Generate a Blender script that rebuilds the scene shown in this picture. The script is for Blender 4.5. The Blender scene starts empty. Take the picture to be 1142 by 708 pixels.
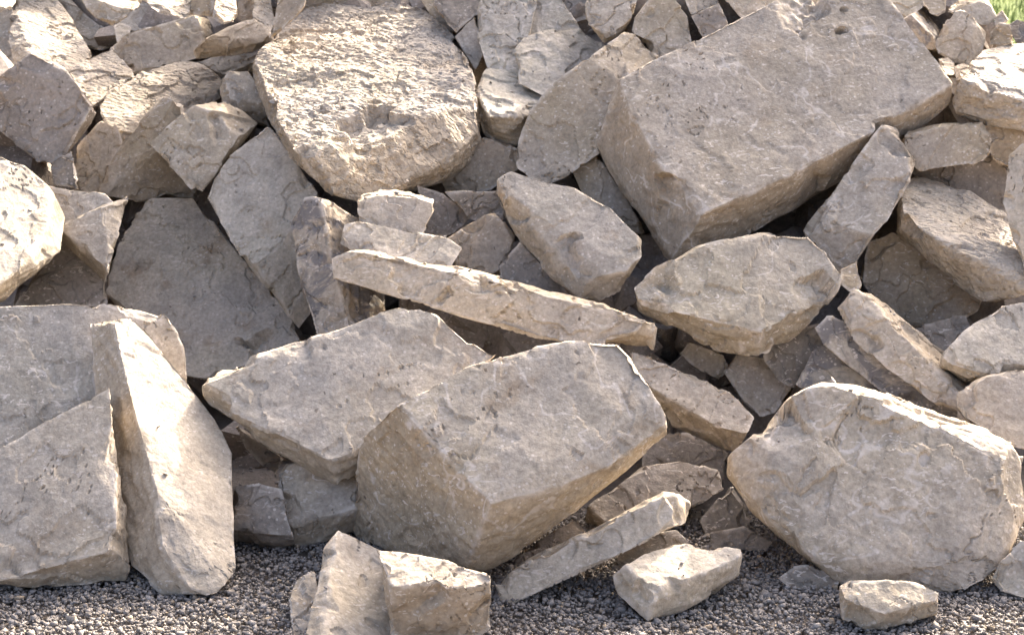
import bpy, bmesh, math, random
import numpy as np
from mathutils import Vector

# ------------------------------------------------------------------ camera, sky, sun, exposure
scene = bpy.context.scene
COL = scene.collection
CAM = np.array([0.0, -4.0, 1.6])
PITCH = math.radians(14.0)
FPX, CX, CY = 2000.0, 571.0, 354.0           # focal length and centre, in photograph pixels (1142 x 708)
cam_d = bpy.data.cameras.new('camera')
cam = bpy.data.objects.new('camera', cam_d)
COL.objects.link(cam)
cam.location = CAM
cam.rotation_euler = (math.radians(90) - PITCH, 0, 0)
cam_d.sensor_width = 36.0
cam_d.lens = 36.0 * FPX / 1142.0
cam_d.clip_start, cam_d.clip_end = 0.05, 2000.0
cam_d.dof.use_dof = True
cam_d.dof.focus_distance = 4.25
cam_d.dof.aperture_fstop = 8.0
scene.camera = cam

SUN = np.array([0.6, 1.0, 0.76]); SUN /= np.linalg.norm(SUN)     # direction towards the sun: low, behind the heap, on the right
SUN_EL = math.asin(SUN[2]); SUN_AZ = math.atan2(SUN[0], SUN[1])
world = bpy.data.worlds.new('World'); scene.world = world
world.use_nodes = True
wn = world.node_tree.nodes; wl = world.node_tree.links
bg = wn['Background']
sky = wn.new('ShaderNodeTexSky')
sky.sky_type = 'NISHITA'; sky.sun_disc = False
sky.sun_elevation = SUN_EL; sky.sun_rotation = SUN_AZ
sky.air_density = 0.55; sky.dust_density = 10.0; sky.ozone_density = 0.0
wl.new(sky.outputs['Color'], bg.inputs['Color'])
bg.inputs['Strength'].default_value = 0.15
sun_d = bpy.data.lights.new('sun', 'SUN')
sun_d.energy = 2.05; sun_d.angle = math.radians(0.6); sun_d.color = (1.0, 0.89, 0.74)
sun = bpy.data.objects.new('sun', sun_d); COL.objects.link(sun)
sun.rotation_euler = Vector(-SUN).to_track_quat('-Z', 'Y').to_euler()
scene.view_settings.view_transform = 'Standard'
scene.view_settings.look = 'None'
scene.view_settings.gamma = 1.0
scene.view_settings.exposure = 2.2
scene.render.engine = 'CYCLES'
scene.cycles.max_bounces = 5; scene.cycles.diffuse_bounces = 4

# ------------------------------------------------------------------ helpers
RIGHT = np.array([1.0, 0, 0])
FWD = np.array([0, math.cos(PITCH), -math.sin(PITCH)])
UP = np.array([0, math.sin(PITCH), math.cos(PITCH)])

def rays(px):
    """directions through photograph pixels, scaled so that t is the distance along the lens axis"""
    px = np.atleast_2d(np.asarray(px, float))
    return (FWD[None] + RIGHT[None] * ((px[:, :1] - CX) / FPX) - UP[None] * ((px[:, 1:2] - CY) / FPX))

SLOPE = math.tan(math.radians(34.0))
def heap_depth(px):
    """distance to the mean face of the heap: a 34 degree slope that starts where the gravel meets it"""
    d = rays(px)
    nrm = np.array([0, -SLOPE, 1.0])
    return ((np.array([0, -0.02, 0.0]) - CAM) @ nrm) / (d @ nrm)

def norm(v):
    v = np.asarray(v, float); return v / np.linalg.norm(v)

# gradient noise in numpy
_rng = np.random.RandomState(7)
_perm = _rng.permutation(256); _perm = np.concatenate([_perm, _perm, _perm])
_grad = _rng.normal(size=(256, 3)); _grad /= np.linalg.norm(_grad, axis=1)[:, None]
def noise(p):
    i = np.floor(p).astype(int); f = p - i; i &= 255
    u = f * f * f * (f * (f * 6 - 15) + 10)
    out = 0
    for dx in (0, 1):
        wx = u[:, 0] if dx else 1 - u[:, 0]
        for dy in (0, 1):
            wy = u[:, 1] if dy else 1 - u[:, 1]
            for dz in (0, 1):
                wz = u[:, 2] if dz else 1 - u[:, 2]
                h = _perm[_perm[_perm[(i[:, 0] + dx) & 255] + ((i[:, 1] + dy) & 255)] + ((i[:, 2] + dz) & 255)]
                g = _grad[h]
                out = out + wx * wy * wz * (g[:, 0] * (f[:, 0] - dx) + g[:, 1] * (f[:, 1] - dy) + g[:, 2] * (f[:, 2] - dz))
    return out * 1.7
def fbm(p, octs=3, gain=0.5):
    o = 0; a = 1.0
    for k in range(octs):
        o = o + a * noise(p * 2 ** k + 17.3 * k); a *= gain
    return o
def sstep(a, b, x):
    t = np.clip((x - a) / (b - a), 0, 1); return t * t * (3 - 2 * t)

def mesh_obj(name, verts, faces, mat, parent=None, loc=(0, 0, 0)):
    me = bpy.data.meshes.new(name)
    me.from_pydata([tuple(v) for v in verts], [], faces)
    me.update()
    o = bpy.data.objects.new(name, me); COL.objects.link(o)
    o.location = loc
    if mat: me.materials.append(mat)
    if parent: o.parent = parent
    return o

def fill_mesh(me, V, F):
    me.vertices.add(len(V)); me.vertices.foreach_set('co', np.ascontiguousarray(V, np.float32).ravel())
    me.loops.add(F.size); me.loops.foreach_set('vertex_index', np.ascontiguousarray(F, np.int32).ravel())
    me.polygons.add(len(F)); me.polygons.foreach_set('loop_start', np.arange(0, F.size, 3, dtype=np.int32))
    me.update(calc_edges=True)

# ------------------------------------------------------------------ materials
class NT:
    def __init__(self, name):
        self.m = bpy.data.materials.new(name); self.m.use_nodes = True
        self.t = self.m.node_tree; self.n = self.t.nodes; self.bsdf = self.n['Principled BSDF']
    def link(self, a, b): self.t.links.new(a, b)
    def node(self, kind, **kw):
        nd = self.n.new(kind)
        for k, v in kw.items():
            if k in nd.inputs: 
                if hasattr(v, 'is_output'): self.link(v, nd.inputs[k])
                else: nd.inputs[k].default_value = v
            else: setattr(nd, k, v)
        return nd
    def noise(self, vec, scale, detail=4, rough=0.55, dist=0.0):
        return self.node('ShaderNodeTexNoise', Vector=vec, Scale=scale, Detail=detail, Roughness=rough, Distortion=dist).outputs['Fac']
    def ramp(self, fac, stops):
        r = self.n.new('ShaderNodeValToRGB'); self.link(fac, r.inputs['Fac'])
        e = r.color_ramp.elements
        while len(e) < len(stops): e.new(0.5)
        for el, (p, c) in zip(e, stops):
            el.position = p; el.color = (c, c, c, 1) if not hasattr(c, '__len__') else (*c, 1)
        return r.outputs['Color']
    def math(self, op, a, b=0.0, clamp=False):
        nd = self.n.new('ShaderNodeMath'); nd.operation = op; nd.use_clamp = clamp
        for i, v in enumerate((a, b)):
            if hasattr(v, 'is_output'): self.link(v, nd.inputs[i])
            else: nd.inputs[i].default_value = v
        return nd.outputs[0]
    def mix(self, fac, a, b, blend='MIX'):
        nd = self.n.new('ShaderNodeMix'); nd.data_type = 'RGBA'; nd.blend_type = blend
        for key, v in ((0, fac), (6, a), (7, b)):
            if hasattr(v, 'is_output'): self.link(v, nd.inputs[key])
            else: nd.inputs[key].default_value = v if key == 0 else (*v, 1)
        return nd.outputs[2]
    def bump(self, h, dist, strength=1.0, prev=None):
        nd = self.node('ShaderNodeBump', Height=h, Distance=dist, Strength=strength)
        if prev is not None: self.link(prev, nd.inputs['Normal'])
        return nd.outputs['Normal']

def limestone(name, pit, mottled, streaks):
    """pit: open bedding relief; mottled: dark blue-grey patches; streaks: pale scuffs"""
    s = NT(name)
    info = s.n.new('ShaderNodeObjectInfo')
    tc = s.n.new('ShaderNodeTexCoord')
    off = s.node('ShaderNodeVectorMath', operation='SCALE'); off.inputs[0].default_value = (31.0, 17.0, 23.0)
    s.link(info.outputs['Random'], off.inputs['Scale'])
    add = s.node('ShaderNodeVectorMath', operation='ADD')
    s.link(tc.outputs['Object'], add.inputs[0]); s.link(off.outputs[0], add.inputs[1])
    v = add.outputs[0]
    brk = s.n.new('ShaderNodeAttribute'); brk.attribute_name = 'broken'; brk = brk.outputs['Fac']
    base = info.outputs['Color']
    big = s.noise(v, 3.2, 2, 0.6)
    mid = s.noise(v, 14.0, 4, 0.66)
    fine = s.noise(v, 95.0, 2, 0.65)
    c = s.mix(s.ramp(big, [(0.36, 0.0), (0.62, 0.55)]), base, (0.40, 0.36, 0.318))         # cool grey clouds
    c = s.mix(s.math('MULTIPLY', brk, 0.75), c, s.mix(1.0, base, (0.89, 0.84, 0.77), 'MULTIPLY'))  # fresh breaks are browner
    stain = s.ramp(s.noise(v, 6.5, 4, 0.68), [(0.56, 0.0), (0.70, 1.0)])
    c = s.mix(s.math('MULTIPLY', stain, s.math('MULTIPLY', s.math('FRACT', s.math('MULTIPLY', info.outputs['Random'], 7.31)), 0.6)), c, (0.30, 0.215, 0.13))                       # ochre stain
    c = s.mix(1.0, c, s.ramp(mid, [(0.28, 0.74), (0.5, 0.97), (0.72, 1.14)]), 'MULTIPLY')
    c = s.mix(1.0, c, s.ramp(fine, [(0.25, 0.76), (0.5, 1.0), (0.75, 1.2)]), 'MULTIPLY')
    if mottled:
        mm = s.ramp(s.noise(v, 9.0, 4, 0.7, 1.0), [(0.46, 0.0), (0.55, 1.0)])
        c = s.mix(s.math('MULTIPLY', mm, 0.75), c, (0.13, 0.128, 0.135))
    # pale crushed scuffs and dust flecks
    sc_map = s.node('ShaderNodeMapping', Vector=v); sc_map.inputs['Scale'].default_value = (1.0, 2.6, 2.2); sc_map.inputs['Rotation'].default_value = (0.5, 0.7, 0.3)
    scf = s.noise(sc_map.outputs[0], 30.0, 2, 0.5, 1.6)
    scm = s.ramp(scf, [(0.635, 0.0), (0.66, 1.0)])
    gate = s.ramp(big, [(0.40, 1.0), (0.60, 0.15)])
    c = s.mix(s.math('MULTIPLY', s.math('MULTIPLY', scm, gate), 0.8 if streaks else 0.6), c, (0.70, 0.63, 0.55))
    fl = s.node('ShaderNodeTexVoronoi', Vector=v, Scale=60.0, Randomness=1.0)
    flm = s.math('MULTIPLY', s.ramp(fl.outputs['Distance'], [(0.17, 1.0), (0.25, 0.0)]), s.ramp(mid, [(0.46, 0.0), (0.58, 1.0)]))
    c = s.mix(s.math('MULTIPLY', flm, 0.65), c, (0.68, 0.62, 0.55))
    if streaks:                                                                              # calcite veins
        vn = s.math('ABSOLUTE', s.math('SUBTRACT', s.noise(v, 3.6, 3, 0.6, 0.4), 0.5))
        vnm = s.math('MULTIPLY', s.ramp(vn, [(0.004, 1.0), (0.012, 0.0)]), s.ramp(mid, [(0.42, 0.0), (0.56, 1.0)]))
        c = s.mix(s.math('MULTIPLY', vnm, 0.6), c, (0.66, 0.60, 0.53))
    # small dark vugs
    vgd = s.node('ShaderNodeVectorMath', operation='MULTIPLY_ADD'); s.link(mid, vgd.inputs[0]); vgd.inputs[1].default_value = (0.05, 0.07, 0.06); s.link(v, vgd.inputs[2])
    vg = s.node('ShaderNodeTexVoronoi', Vector=vgd.outputs[0], Scale=17.0, Randomness=1.0)
    vgm = s.math('MULTIPLY', s.ramp(vg.outputs['Distance'], [(0.05, 1.0), (0.11, 0.0)]), s.ramp(big, [(0.52, 0.0), (0.60, 1.0)]))
    c = s.mix(s.math('MULTIPLY', vgm, 0.75), c, (0.07, 0.055, 0.042))
    # white bruising along the broken arrises
    ar = s.n.new('ShaderNodeAttribute'); ar.attribute_name = 'arris'
    arm = s.math('MULTIPLY', ar.outputs['Fac'], s.ramp(mid, [(0.42, 0.0), (0.58, 1.0)]))
    c = s.mix(s.math('MULTIPLY', arm, 0.65), c, (0.66, 0.60, 0.52))
    s.link(c, s.bsdf.inputs['Base Color'])
    s.link(s.ramp(mid, [(0.3, 0.78), (0.7, 0.93)]), s.bsdf.inputs['Roughness'])
    s.bsdf.inputs['Specular IOR Level'].default_value = 0.3
    hgt = s.math('ADD', s.math('MULTIPLY', mid, 0.0055 if not pit else 0.007), s.math('MULTIPLY', s.noise(v, 48.0, 3, 0.62), 0.0042 if not pit else 0.006))
    hgt = s.math('ADD', hgt, s.math('MULTIPLY', fine, 0.0016))
    if pit:                                                                                  # short pits drawn out along one direction
        pm = s.node('ShaderNodeMapping', Vector=v); pm.inputs['Rotation'].default_value = (0.3, 0.4, 0.7); pm.inputs['Scale'].default_value = (0.55, 1.25, 1.0)
        hgt = s.math('ADD', hgt, s.math('MULTIPLY', s.ramp(s.noise(pm.outputs[0], 62.0, 2, 0.5), [(0.34, 0.0), (0.52, 1.0)]), 0.0075))
    nrm = s.bump(hgt, 1.0, 0.8)
    s.link(nrm, s.bsdf.inputs['Normal'])
    return s.m

M_PLAIN = limestone('limestone_plain', False, False, False)
M_SCUFF = limestone('limestone_scuffed', False, False, True)
M_PIT = limestone('limestone_pitted', True, False, False)
M_MOT = limestone('limestone_mottled', False, True, False)
MATS = {'s': M_PLAIN, 'c': M_SCUFF, 'p': M_PIT, 'm': M_MOT}

def simple_ground(name, stops, scale, bumpd):
    s = NT(name)
    tc = s.n.new('ShaderNodeTexCoord')
    f = s.noise(tc.outputs['Object'], scale, 6, 0.65)
    s.link(s.ramp(f, stops), s.bsdf.inputs['Base Color'])
    s.bsdf.inputs['Roughness'].default_value = 0.95
    s.bsdf.inputs['Specular IOR Level'].default_value = 0.15
    s.link(s.bump(s.noise(tc.outputs['Object'], scale * 3, 5, 0.6), bumpd), s.bsdf.inputs['Normal'])
    return s.m
M_BED = simple_ground('gravel_bed', [(0.3, (0.20, 0.172, 0.145)), (0.7, (0.32, 0.278, 0.235))], 40.0, 0.01)
M_TURF = simple_ground('turf', [(0.3, (0.06, 0.10, 0.02)), (0.7, (0.13, 0.18, 0.035))], 3.0, 0.05)
def pebble_mat():
    s = NT('gravel_stone')
    at = s.n.new('ShaderNodeAttribute'); at.attribute_name = 'tone'
    tc = s.n.new('ShaderNodeTexCoord')
    col = s.ramp(at.outputs['Fac'], [(0.0, (0.165, 0.15, 0.137)), (0.45, (0.275, 0.25, 0.228)), (0.8, (0.39, 0.358, 0.325)), (1.0, (0.40, 0.32, 0.23))])
    col = s.mix(1.0, col, s.ramp(s.noise(tc.outputs['Object'], 220.0, 3), [(0.3, 0.75), (0.7, 1.2)]), 'MULTIPLY')
    s.link(col, s.bsdf.inputs['Base Color']); s.bsdf.inputs['Roughness'].default_value = 0.9
    s.link(s.bump(s.noise(tc.outputs['Object'], 300.0, 3), 0.002), s.bsdf.inputs['Normal'])
    return s.m
M_GRAVEL = pebble_mat()
def grass_mat():
    s = NT('grass_blade')
    at = s.n.new('ShaderNodeAttribute'); at.attribute_name = 'tone'
    s.link(s.ramp(at.outputs['Fac'], [(0.0, (0.05, 0.10, 0.015)), (0.6, (0.13, 0.20, 0.035)), (1.0, (0.30, 0.27, 0.09))]), s.bsdf.inputs['Base Color'])
    s.bsdf.inputs['Roughness'].default_value = 0.6
    return s.m
M_GRASS = grass_mat()

# ------------------------------------------------------------------ the rocks of the heap, back to front
# each: label, outline of its main face on the photograph, that face's direction, further faces
# (edge a-b of the outline, new corners, angle turned over that edge), depth in metres, tint, stone
TINT = {'g': (0.43, 0.375, 0.295), 't': (0.445, 0.382, 0.285), 'd': (0.255, 0.222, 0.182), 'p': (0.485, 0.426, 0.335),  # d: dark stone, lowered further to deepen the shade in the gaps
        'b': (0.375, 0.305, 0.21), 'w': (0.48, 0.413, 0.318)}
ROCKS = []
def R(label, main, n, sides=(), T=0.25, tint='t', mat='s', ground=False, bodies=(), rough=1.0, push=0.0, scars=7, cuts=()):
    ROCKS.append(dict(label=label, bodies=[(main, n, list(sides))] + list(bodies), T=T, tint=tint, mat=mat, ground=ground, rough=rough, push=push, scars=scars, cuts=cuts))

SH = (0, -.77, .64)      # a face turned to the lens, away from the sun
LIT = (.2, -.3, .93)   # a face the low sun rakes across

# --- along the crest
R('brown stone at the top edge behind the big sunlit slab, widest there', [(318,-14),(400,-22),(472,-12),(462,12),(400,20),(335,22)], SH, T=.22, tint='b')
R('tiny sunlit stone at the very top left corner', [(-16,-14),(14,-14),(18,2),(15,9),(-16,12)], LIT, T=.15, tint='w')
R('grey shaded stone on the left edge beside the tall sunlit rock', [(-22,12),(4,8),(17,8),(13,30),(9,48),(16,72),(0,88),(-22,90)], (-.35,-.8,.45), T=.25, tint='g')
R('brown stone with a sunlit top at the upper edge, over the dark crack', [(84,-6),(112,3),(135,12),(147,11),(139,22),(124,31),(106,20)], (0,-.9,.4), [(0,3,[(100,-16),(158,-14),(160,2)],55)], T=.2, tint='t')
R('sunlit flat stone on the upper edge between brown and upright stones', [(160,0),(186,-14),(217,-12),(214,16),(190,21),(172,10)], LIT, T=.18, tint='w', mat='p')
R('narrow brown upright stone at the upper edge, leftmost of four uprights', [(216,-14),(239,-14),(237,20),(211,16)], (-.2,-.93,.3), T=.15, tint='b')
R('sunlit upright stone second of the four uprights at the upper edge', [(241,-14),(258,-16),(264,8),(266,22),(250,27),(237,20)], (.4,-.42,.81), T=.16, tint='w', mat='p')
R('thin shaded brown upright stone, third of four on the upper edge', [(266,-14),(281,-14),(284,24),(276,28),(266,22)], (-.2,-.93,.3), T=.15, tint='b')
R('bright sunlit upright stone with grass behind, fourth of the uprights', [(281,-14),(299,-14),(309,26),(303,38),(290,32),(282,24)], (.4,-.42,.81), T=.16, tint='w', mat='p')
R('shaded brown wedge of stone against the big sunlit slab, upper corner', [(313,-14),(346,-14),(338,10),(322,18),(308,40),(302,46),(304,34),(311,18)], (-.3,-.85,.42), T=.2, tint='b')
R('brown stone with a bright rim tucked behind the sunlit slab, right end', [(466,-4),(484,-10),(500,14),(507,36),(496,36),(480,18)], (.2,-.75,.62), T=.16, tint='t')
R('dark grey stone at the top edge above the pale hollowed boulder, left', [(488,-14),(536,-14),(535,14),(508,36),(498,26),(483,6)], SH, T=.2, tint='d')
R('grey splinter standing in the crack right of the sunlit slab', [(506,40),(530,17),(540,60),(530,78),(523,62)], (-.2,-.85,.48), T=.14, tint='g')
R('dark stone at the top edge between the pale boulder and round stone', [(614,-14),(658,-14),(655,22),(640,26),(624,18)], SH, T=.2, tint='d')
R('rounded grey stone at the top edge left of the brown domed stone', [(652,4),(660,-14),(714,-14),(707,16),(693,35),(676,42),(660,30),(653,20)], (0,-.78,.62), [(3,6,[(694,42),(672,50)],60)], T=.24, tint='g')
R('small brown stone at the top edge right of the domed stone', [(758,-14),(800,-14),(803,6),(786,12),(770,17)], SH, T=.18, tint='b')
R('dark shaded stone wedged right of the brown domed stone', [(770,18),(786,9),(802,4),(812,26),(806,48),(790,52),(778,34)], (-.15,-.92,.35), T=.2, tint='d')
R('tiny brown stone in the dark gap above the largest grey block', [(814,28),(824,21),(842,28),(842,42),(818,42)], SH, T=.13, tint='b')
R('tan stone at the top edge above the largest grey block', [(796,-14),(894,-14),(884,10),(846,30),(826,20),(812,4)], (.05,-.78,.62), T=.24, tint='t')
R('sunlit capped stone at the top edge touching the grey block corner', [(980,-14),(1021,-14),(1030,8),(1006,24),(992,14)], (.1,-.75,.65), T=.2, tint='t')
R('brown stone at the top edge, small, between two sunlit stones', [(1022,-14),(1058,-14),(1056,12),(1042,20),(1030,8)], SH, T=.2, tint='b')
R('tan stone below the grass, rounded, left of a grey chip', [(1056,12),(1072,6),(1094,1),(1106,8),(1112,20),(1100,30),(1085,26),(1068,18)], (.05,-.85,.5), [(0,3,[(1062,4),(1080,-4),(1100,-4)],58)], T=.18, tint='t')
R('small grey chip of stone right below the grass', [(1108,18),(1118,11),(1125,22),(1118,32),(1110,30)], SH, T=.12, tint='g')
R('dark speckled stone on the right edge just below the grass', [(1122,30),(1134,22),(1154,28),(1160,50),(1134,50)], SH, T=.16, tint='d', mat='m')
R('squat brown stone on the skyline left of a dark speckled stone', [(1101,38),(1114,25),(1126,27),(1132,49),(1104,51)], (-.1,-.88,.45), T=.16, tint='b')
R('speckled brown stone with a sunlit top leaning on the grey block', [(1004,24),(1016,16),(1040,42),(1044,58),(1034,56),(1014,42)], (-.2,-.88,.42), [(1,3,[(1026,8),(1048,32),(1050,46)],62)], T=.2, tint='b', mat='m')
R('light grey angular stone with many facets below the skyline, right', [(1052,28),(1062,9),(1072,8),(1086,18),(1082,74),(1066,70),(1046,60),(1043,48)], (-.15,-.85,.5), [(3,4,[(1101,36),(1096,60)],35)], T=.22, tint='p')
R('small sunlit rubble stone beside the corner of the grey block, left', [(1046,66),(1056,62),(1066,70),(1066,84),(1054,84)], LIT, T=.1, tint='w', mat='p')
R('small sunlit rubble stone under the angular grey stone', [(1063,74),(1074,70),(1086,76),(1084,88),(1070,90)], LIT, T=.1, tint='w', mat='p')
R('little shaded rubble stone in the notch by the grey block', [(1058,86),(1072,88),(1072,100),(1064,106),(1056,98)], SH, T=.1, tint='t')

# --- upper left
R('grey slanting stone behind the tall sunlit rock, ending in a dark crack', [(56,-14),(76,-2),(108,27),(129,42),(131,51),(110,57),(96,52),(74,30)], (.05,-.86,.5), T=.24, tint='g')
R('grey stone with white patches left of the upright stones', [(146,14),(158,3),(176,8),(189,22),(184,31),(160,38),(138,32),(132,23)], (.1,-.72,.68), T=.2, tint='g', mat='c')
R('small pale stone at the tip of the dark crack, upper left', [(126,29),(133,24),(147,31),(142,46),(131,50)], (.2,-.7,.68), T=.12, tint='p')
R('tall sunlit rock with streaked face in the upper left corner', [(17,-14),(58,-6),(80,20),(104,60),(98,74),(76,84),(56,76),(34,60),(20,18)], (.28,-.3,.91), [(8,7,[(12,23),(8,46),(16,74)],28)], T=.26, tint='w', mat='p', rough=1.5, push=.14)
R('broad brown shaded stone behind the flat grey slab, upper left', [(121,57),(140,38),(160,33),(186,30),(202,20),(216,16),(227,40),(222,64),(200,72),(165,78),(146,84)], (0,-.85,.53), [(5,6,[(240,22),(252,40)],50)], T=.26, tint='t')
R('sunlit grainy stone right above the dark six-sided rock', [(74,80),(104,62),(126,54),(148,78),(152,90),(124,108),(104,120),(88,100)], (.1,-.42,.9), T=.2, tint='p', mat='p', rough=1.3, push=.14)
R('lower thin grey slab stacked under the flat slab, upper left', [(218,70),(244,62),(288,58),(290,68),(264,78),(250,84),(234,78)], (-.03,-.70,.71), [(5,3,[(254,90),(292,76)],70)], T=.2, tint='g')
R('flat grey slab with dark underside, left of the big sunlit slab', [(232,52),(254,30),(284,21),(300,32),(304,42),(286,48),(246,53)], (-.1,-.7,.7), [(6,4,[(236,64),(256,59),(284,58),(305,47)],75),(0,6,[(227,43),(214,58),(218,67)],50)], T=.2, tint='g')
R('wide grainy half-sunlit rock above the brown ridge stone, upper left', [(110,122),(124,100),(160,78),(194,67),(216,68),(252,87),(246,110),(208,128),(180,142),(140,165),(124,150)], (.12,-.38,.92), T=.3, tint='p', mat='p', rough=1.3, push=.14)
R('grey-topped block with tan front beside the big slab edge', [(250,87),(255,80),(276,80),(288,95),(294,116),(272,110),(254,108)], (0,-.7,.71), [(6,4,[(252,126),(276,137),(301,142)],62),(0,6,[(245,102),(249,126)],50)], T=.22, tint='g')
R('dark grey six-sided rock on the left edge', [(-18,100),(0,82),(34,57),(70,74),(104,117),(86,147),(73,172),(56,185),(40,181),(0,143),(-18,134)], (-.12,-.94,.33), [(4,7,[(108,126),(92,152),(64,188)],70)], T=.24, tint='d')
R('small dark stone in the hole below the six-sided rock', [(56,182),(80,167),(86,190),(88,212),(60,206)], (0,-.95,.3), T=.16, tint='d', push=-.26)
R('pale grey stone with crooked crack left of the brown ridge stone', [(86,162),(112,134),(130,140),(136,158),(116,204),(106,220),(88,210),(84,190)], (-.2,-.82,.53), T=.22, tint='p')
R('brown ridge-shaped stone above the large leaning grey slab', [(183,107),(206,116),(164,166),(112,219),(106,206),(134,158)], (-.1,-.84,.53), [(2,3,[(222,222),(150,226)],40)], T=.22, tint='b')
R('two-faced tan block jutting out between ridge stone and pale slab', [(164,160),(188,140),(215,118),(240,124),(264,150),(258,166),(226,216),(212,208),(186,180)], (-.02,-.86,.51), [(2,4,[(252,112),(288,138)],45)], T=.26, tint='t')

# --- left middle
R('grey stone squeezed between sunlit left boulder and brown ridge', [(48,206),(84,212),(118,216),(128,226),(102,242),(72,254),(58,244)], SH, T=.2, tint='g')
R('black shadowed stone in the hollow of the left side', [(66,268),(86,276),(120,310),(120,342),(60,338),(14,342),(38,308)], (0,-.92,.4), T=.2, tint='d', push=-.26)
R('grey triangular stone with tan flank beside the large leaning slab', [(63,255),(80,245),(116,231),(119,266),(122,302),(106,286),(88,268)], (-.1,-.8,.6), [(2,3,[(144,218),(128,262)],40),(0,4,[(72,272),(118,314)],70)], T=.22, tint='g')
R('boulder on the left edge with curved sunlit rim', [(-22,170),(0,172),(22,180),(52,206),(55,240),(48,262),(15,306),(-22,332)], (.24,-.44,.87), [(3,5,[(74,242),(70,280)],42),(5,7,[(38,302),(4,340),(-22,350)],60)], T=.3, tint='p', rough=.8)
R('large smooth leaning grey slab with dark pits, left of centre', [(117,330),(122,290),(138,254),(160,222),(216,220),(236,240),(272,290),(334,365),(338,382),(300,396),(250,414),(214,432),(198,392),(150,352)], (-.05,-.68,.73), T=.18, tint='p', rough=1.0, push=.1)
R('light grey pointed slab leaning under the big sunlit slab', [(225,214),(255,175),(300,137),(320,165),(348,202),(360,220),(342,236),(322,252),(284,299),(268,290),(248,252)], (-.1,-.82,.56), [(8,7,[(345,330),(348,352),(334,366)],36)], T=.2, tint='p', rough=.7)

# --- centre back
R('pale hollowed boulder with sunlit ledge, top centre', [(531,6),(545,-14),(602,-14),(592,40),(578,92),(545,82),(532,44)], (-.12,-.72,.68), T=.28, tint='p', mat='c', rough=1.2,
  bodies=[([(529,100),(541,74),(576,78),(612,104),(600,126),(545,130)], (.15,-.34,.93), [(4,0,[(528,110),(538,146),(550,166),(576,166),(592,150)],62)]),
          ([(574,56),(588,38),(616,33),(646,30),(679,52),(652,90),(612,110),(578,94)], (.12,-.58,.8), [(4,6,[(684,62),(656,98)],40)]),
          ([(566,-14),(618,-16),(625,14),(648,32),(612,44),(584,44),(572,18)], (.05,-.72,.69), [])])
R('dome-topped brown stone behind the largest grey block', [(724,0),(738,-4),(752,0),(768,18),(774,60),(762,82),(745,80),(722,56),(704,36),(708,18)], (0,-.9,.43), T=.26, tint='t')
R('shaded stone under the big sunlit slab, beside the dark hollow', [(478,196),(540,152),(580,164),(580,190),(548,212),(520,218),(494,214)], (0,-.96,.25), T=.18, tint='b')
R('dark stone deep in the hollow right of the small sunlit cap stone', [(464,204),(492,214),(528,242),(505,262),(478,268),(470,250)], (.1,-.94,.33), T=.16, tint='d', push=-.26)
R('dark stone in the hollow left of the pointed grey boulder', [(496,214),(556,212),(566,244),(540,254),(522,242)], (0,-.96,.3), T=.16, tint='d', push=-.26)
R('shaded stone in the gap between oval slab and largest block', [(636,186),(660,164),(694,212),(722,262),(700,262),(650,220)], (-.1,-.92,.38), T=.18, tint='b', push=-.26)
R('oval brown slab leaning between the hollowed boulder and largest block', [(576,186),(578,160),(590,125),(615,95),(656,63),(690,88),(690,130),(668,170),(642,190),(613,206),(598,203)], (-.14,-.84,.52), [(4,5,[(678,50),(702,31),(722,52),(750,76)],26)], T=.22, tint='b', mat='s')
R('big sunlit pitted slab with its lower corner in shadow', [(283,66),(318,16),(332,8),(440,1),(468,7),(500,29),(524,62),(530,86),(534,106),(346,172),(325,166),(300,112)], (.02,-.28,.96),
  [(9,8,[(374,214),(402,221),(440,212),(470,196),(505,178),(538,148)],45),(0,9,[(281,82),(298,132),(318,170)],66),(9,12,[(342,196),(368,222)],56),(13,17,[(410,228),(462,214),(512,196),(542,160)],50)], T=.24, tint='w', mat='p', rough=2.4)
R('mottled blue-grey rock with pale right face, left of centre', [(322,246),(340,221),(356,217),(368,270),(376,310),(388,372),(352,378),(344,350),(330,300)], (-.35,-.84,.42), [(2,5,[(402,246),(428,300),(434,350)],50)], T=.24, tint='g', mat='m')
R('brown-stained stone behind the long thin slab', [(496,268),(540,238),(558,243),(572,270),(566,296),(540,310),(512,306)], (-.05,-.84,.54), [(1,3,[(552,236),(574,262)],40)], T=.2, tint='b')
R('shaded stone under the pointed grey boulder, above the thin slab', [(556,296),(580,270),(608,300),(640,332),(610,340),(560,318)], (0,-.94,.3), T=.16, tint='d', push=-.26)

# --- right side
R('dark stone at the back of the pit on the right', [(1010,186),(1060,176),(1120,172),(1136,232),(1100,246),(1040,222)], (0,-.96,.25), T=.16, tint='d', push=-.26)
R('brown shaded stone above the right-edge rock', [(1092,138),(1150,136),(1162,186),(1128,194),(1106,178)], (0,-.95,.3), T=.2, tint='b')
R('sunlit-topped boulder with brown front, upper right edge', [(1073,88),(1086,66),(1097,54),(1150,46),(1175,80),(1172,120),(1150,112),(1110,88),(1084,94)], (.16,-.32,.93), [(0,6,[(1062,112),(1068,134),(1100,142),(1146,148),(1174,136)],62)], T=.3, tint='w', mat='p')
R('flat-lying oblong brown stone over the dark pit, right', [(1008,152),(1050,141),(1094,136),(1107,148),(1106,176),(1086,183),(1022,192),(1009,172)], (0,-.92,.4), [(0,2,[(1012,147),(1052,137),(1098,133)],50)], T=.2, tint='b')
R('brown shaded rock under the rough half-sunlit rock, right', [(958,310),(968,270),(996,258),(1050,300),(1098,330),(1090,352),(1032,366),(1004,362),(974,334)], (-.05,-.95,.3), T=.2, tint='b')
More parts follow.
